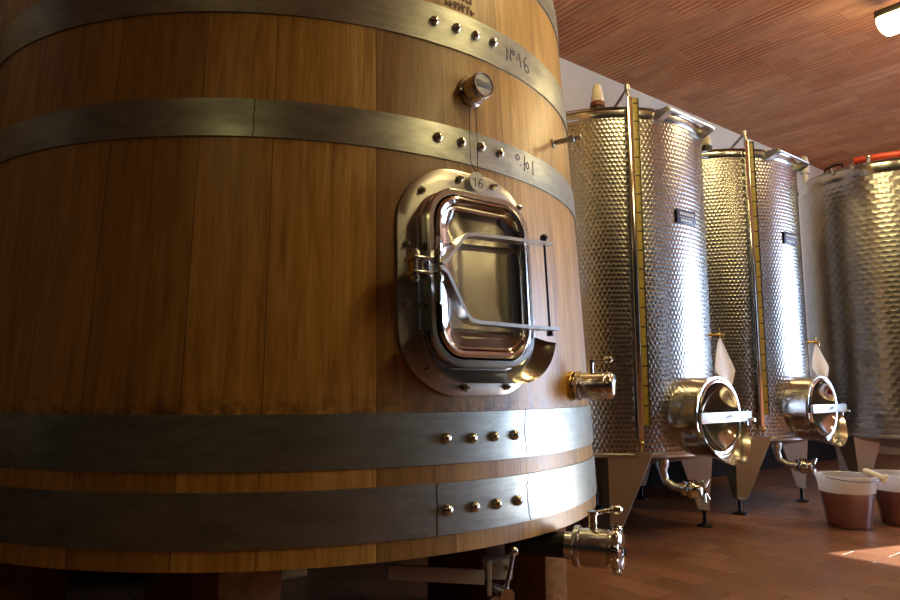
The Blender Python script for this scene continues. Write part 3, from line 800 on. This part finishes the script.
# airlocks on the lids
def airlock(T, h, r, zl, label, kind, sc=1.0):
    o = thing('airlock', label, 'airlock', V(T.location) + TL(h, r, zl), 'airlocks on the tank lids')
    if kind == 'capped':
        mb = MB(); mb.lathe([(.036, 0), (.036, .065), (.034, .07), (.034, .075), (.001, .075)] , (0, 0, 0), (0, 0, 1), 24); mb.build('base', 'black', o)
        mb = MB(); mb.lathe([(.034, .075), (.042, .081), (.042, .101), (.036, .107), (.001, .107)], (0, 0, 0), (0, 0, 1), 24); mb.build('collar', 'rust', o)
        mb = MB(); mb.lathe([(.034, .107), (.036, .115), (.036, .138), (.031, .15), (.029, .175), (.023, .195), (.021, .205), (.012, .212), (.001, .213)], (0, 0, 0), (0, 0, 1), 24); mb.build('cup', 'cream', o)
    else:
        k = .11 if kind == 'white' else 0.0       # the white one stands on a taller pipe
        mb = MB(); mb.lathe([(.02, 0), (.02, .07 + k), (.036, .075 + k), (.038, .085 + k), (.038, .135 + k), (.03, .142 + k), (.001, .145 + k)], (0, 0, 0), (0, 0, 1), 24); mb.build('base', 'black' if kind == 'dark' else 'white_plastic', o)
        mb = MB(); mb.lathe([(.03, .142 + k), (.034, .15 + k), (.034, .18 + k), (.028, .195 + k), (.026, .215 + k), (.018, .225 + k), (.001, .227 + k)], (0, 0, 0), (0, 0, 1), 24); mb.build('cup', 'cream' if kind == 'dark' else 'white_plastic', o)
    return o
def knob(T, h, r, zl, label):
    o = tag(MB().lathe([(.016, 0), (.012, .02), (.03, .028), (.034, .04), (.03, .052), (.001, .055)], (0, 0, 0), (0, 0, 1), 20).build('lid_knob', 'black', None, V(T.location) + TL(h, r, zl)), label, 'knob', 'black knobs on the tank lids')
airlock(T1, 191.5, .50, 2.27, 'cream airlock with dark red collar on the tank beside the cask', 'capped')
airlock(T2, 198, .36, 2.352, 'cream airlock with black base seen just past the ladder rail', 'dark')
airlock(T3, 306, .56, 2.415, 'white plastic airlock on the lid of the far tank', 'white')
knob(T1, 204, .53, 2.268, 'black lid knob nearest the cask')
knob(T2, 179, .47, 2.352, 'black lid knob on the middle tank, beside the gauge arm')

# red hose coiled on the far tank
mb = MB(); P = []
for k in range(110):
    a = rad(200 + 360 * 2.1 * k / 109); r = .43 + .04 * sin(k * .07) ; P.append((r * sin(a), r * cos(a), .028 + .05 * (k / 109) + .006 * sin(k * .4)))
mb.tube(P, .027, 14)
hose = mb.build('red_hose', 'hose', None, V(T3.location) + V((-.02, -.04, 2.418)))
tag(hose, 'red rubber hose lying coiled on the lid of the far tank', 'hose')

# ------------------------------------------------------------------ buckets of wine
def bucket(loc, label, bail=True, rot=0):
    B = thing('wine_bucket', label, 'bucket', loc, 'buckets of red wine on the floor')
    r0, r1, h = .116, .158, .292
    def rr(z): return r0 + (r1 - r0) * z / h
    mb = MB(); mb.lathe([(.001, 0), (r0 - .004, 0), (r0, .004), (rr(h - .04), h - .04), (rr(h - .012), h - .012), (r1 + .007, h - .010), (r1 + .008, h), (r1 + .002, h + .003), (r1 - .004, h - .002), (rr(.006) - .005, .006), (.001, .006)], (0, 0, 0), (0, 0, 1), 56)
    mb.build('pail', 'bucket', B)
    wl = .198
    mb = MB(); mb.lathe([(.001, .008), (rr(.008) - .008, .008), (rr(wl) - .0075, wl), (.001, wl)], (0, 0, 0), (0, 0, 1), 56); mb.build('wine', 'wine', B)
    if bail:
        mb = MB(); P = []
        for k in range(25):
            a = rad(115 + 130 * k / 24 + rot); f = sin(pi * k / 24)
            P.append((sin(a) * (r1 + .012 ), cos(a) * (r1 + .012), h - .004 - .016 * f))
        mb.tube(P, .0028, 8); mb.build('bail', 'wire', B)
        mb = MB(); a = rad(128 + rot); c = V((sin(a) * (r1 - .02), cos(a) * (r1 - .02), h + .012)); d = V((-.75, .35, .34)).normalized()
        x_, y_, z_ = frame(d)
        mb.tube([c - d * .055, c - d * .04, c + d * .04, c + d * .055], [.012, .019, .019, .011], 12); mb.box(c - d * .045 + V((.012, -.004, -.004)), (.03, .05, .02), (d, x_, y_), .006)
        mb.build('bail_grip', 'white_plastic', B)
    return B
bucket((2.305, 4.035, 0), 'frosted white bucket part filled with red wine, white grip on its rim')
bucket((2.662, 4.10, 0), 'bucket of red wine cut by the picture edge, beside the one with the grip', False)

# ------------------------------------------------------------------ ceiling lights
def lamp_fixture(u, n, label, glow='lamp'):
    o = thing('ceiling_light', label, 'ceiling light', W(u, n, ZC), 'ceiling lights')
    ax = (NX, UX, ZX); L = 1.3; dz = -.13
    mb = MB(); mb.box((0, 0, dz - .028), (L, .20, .056), ax, .006); mb.build('housing', 'lamp_house', o)
    for s_ in (-.4, .4):
        mb = MB(); mb.tube([NX * s_, NX * s_ + ZX * (dz - .01)], .009, 10); mb.tube([NX * s_, NX * s_ - ZX * .012], .03, 16); mb.build('stem', 'lamp_house', o)
    mb = MB(); rows = []
    prof = [(-.103, -.050), (-.118, -.07), (-.108, -.10), (-.075, -.125), (0, -.132), (.075, -.125), (.108, -.10), (.118, -.07), (.103, -.050)]
    for s_ in (-L / 2 + .012, -L / 2 + .03, L / 2 - .03, L / 2 - .012):
        k = .93 if abs(s_) > L / 2 - .02 else 1
        rows.append([NX * s_ + UX * (a * k) + ZX * (dz - .056 + (z + .056) * k) for a, z in prof])
    mb.grid(rows); mb.face(rows[0]); mb.face(rows[-1][::-1]); mb.build('diffuser', glow, o)
    return o
lamp_fixture(4.86, .93, 'glowing strip light on the clay ceiling above the buckets')
lamp_fixture(2.3, -1.5, 'strip light on the ceiling behind the viewer, facing the cask hatch')
lamp_fixture(-2.5, -1.1, 'weaker strip light on the ceiling behind the viewer, left of the cask', 'lamp_dim')
lamp_fixture(2.2, .9, 'strip light on the ceiling between the cask and the nearest steel tank')

# ------------------------------------------------------------------ daylight
w = bpy.data.worlds.new('daylight'); scene.world = w; w.use_nodes = True
bg = w.node_tree.nodes['Background']; bg.inputs[0].default_value = (.62, .78, 1.0, 1); bg.inputs[1].default_value = 1.0
ld = bpy.data.lights.new('doorway_daylight', 'AREA'); ld.shape = 'RECTANGLE'; ld.size = DN1 - DN0 - .1; ld.size_y = DH - .1; ld.energy = 640; ld.color = (.50, .68, 1.0)
lo = bpy.data.objects.new('doorway_daylight', ld); COL.objects.link(lo)
lo.matrix_world = Matrix.Translation(W(U1 + .33, (DN0 + DN1) / 2, DH / 2)) @ Matrix((( -NX.x, 0, UX.x, 0), (-NX.y, 0, UX.y, 0), (0, 1, 0, 0), (0, 0, 0, 1)))
sd = bpy.data.lights.new('sun', 'SUN'); sd.energy = 30; sd.angle = rad(.3); sd.color = (1, .92, .80)
so = bpy.data.objects.new('sun', sd); COL.objects.link(so)
# the lintel corner of the doorway throws the tip of the sun patch on the floor
tip_u, tip_n = 3.54, 1.563
sun_dir = W(1.0, -(tip_n - DN1 + .06) / (U1 - .02 - tip_u), (DH - .06) / (U1 + .32 - tip_u))
so.rotation_euler = sun_dir.to_track_quat('Z', 'Y').to_euler()
so.location = W(tip_u, tip_n, 0) + sun_dir * 12

# ------------------------------------------------------------------ camera
cd = bpy.data.cameras.new('camera'); co = bpy.data.objects.new('camera', cd); COL.objects.link(co)
cd.sensor_width = 36; cd.lens = 676 / 900 * 36; cd.clip_start = .05
co.location = (0, 0, .8); co.rotation_euler = (rad(90 + 7.31), 0, 0)
scene.camera = co
vs = scene.view_settings
vs.view_transform = 'Standard'; vs.look = 'None'; vs.gamma = 1; vs.use_curve_mapping = False; vs.exposure = 0.0
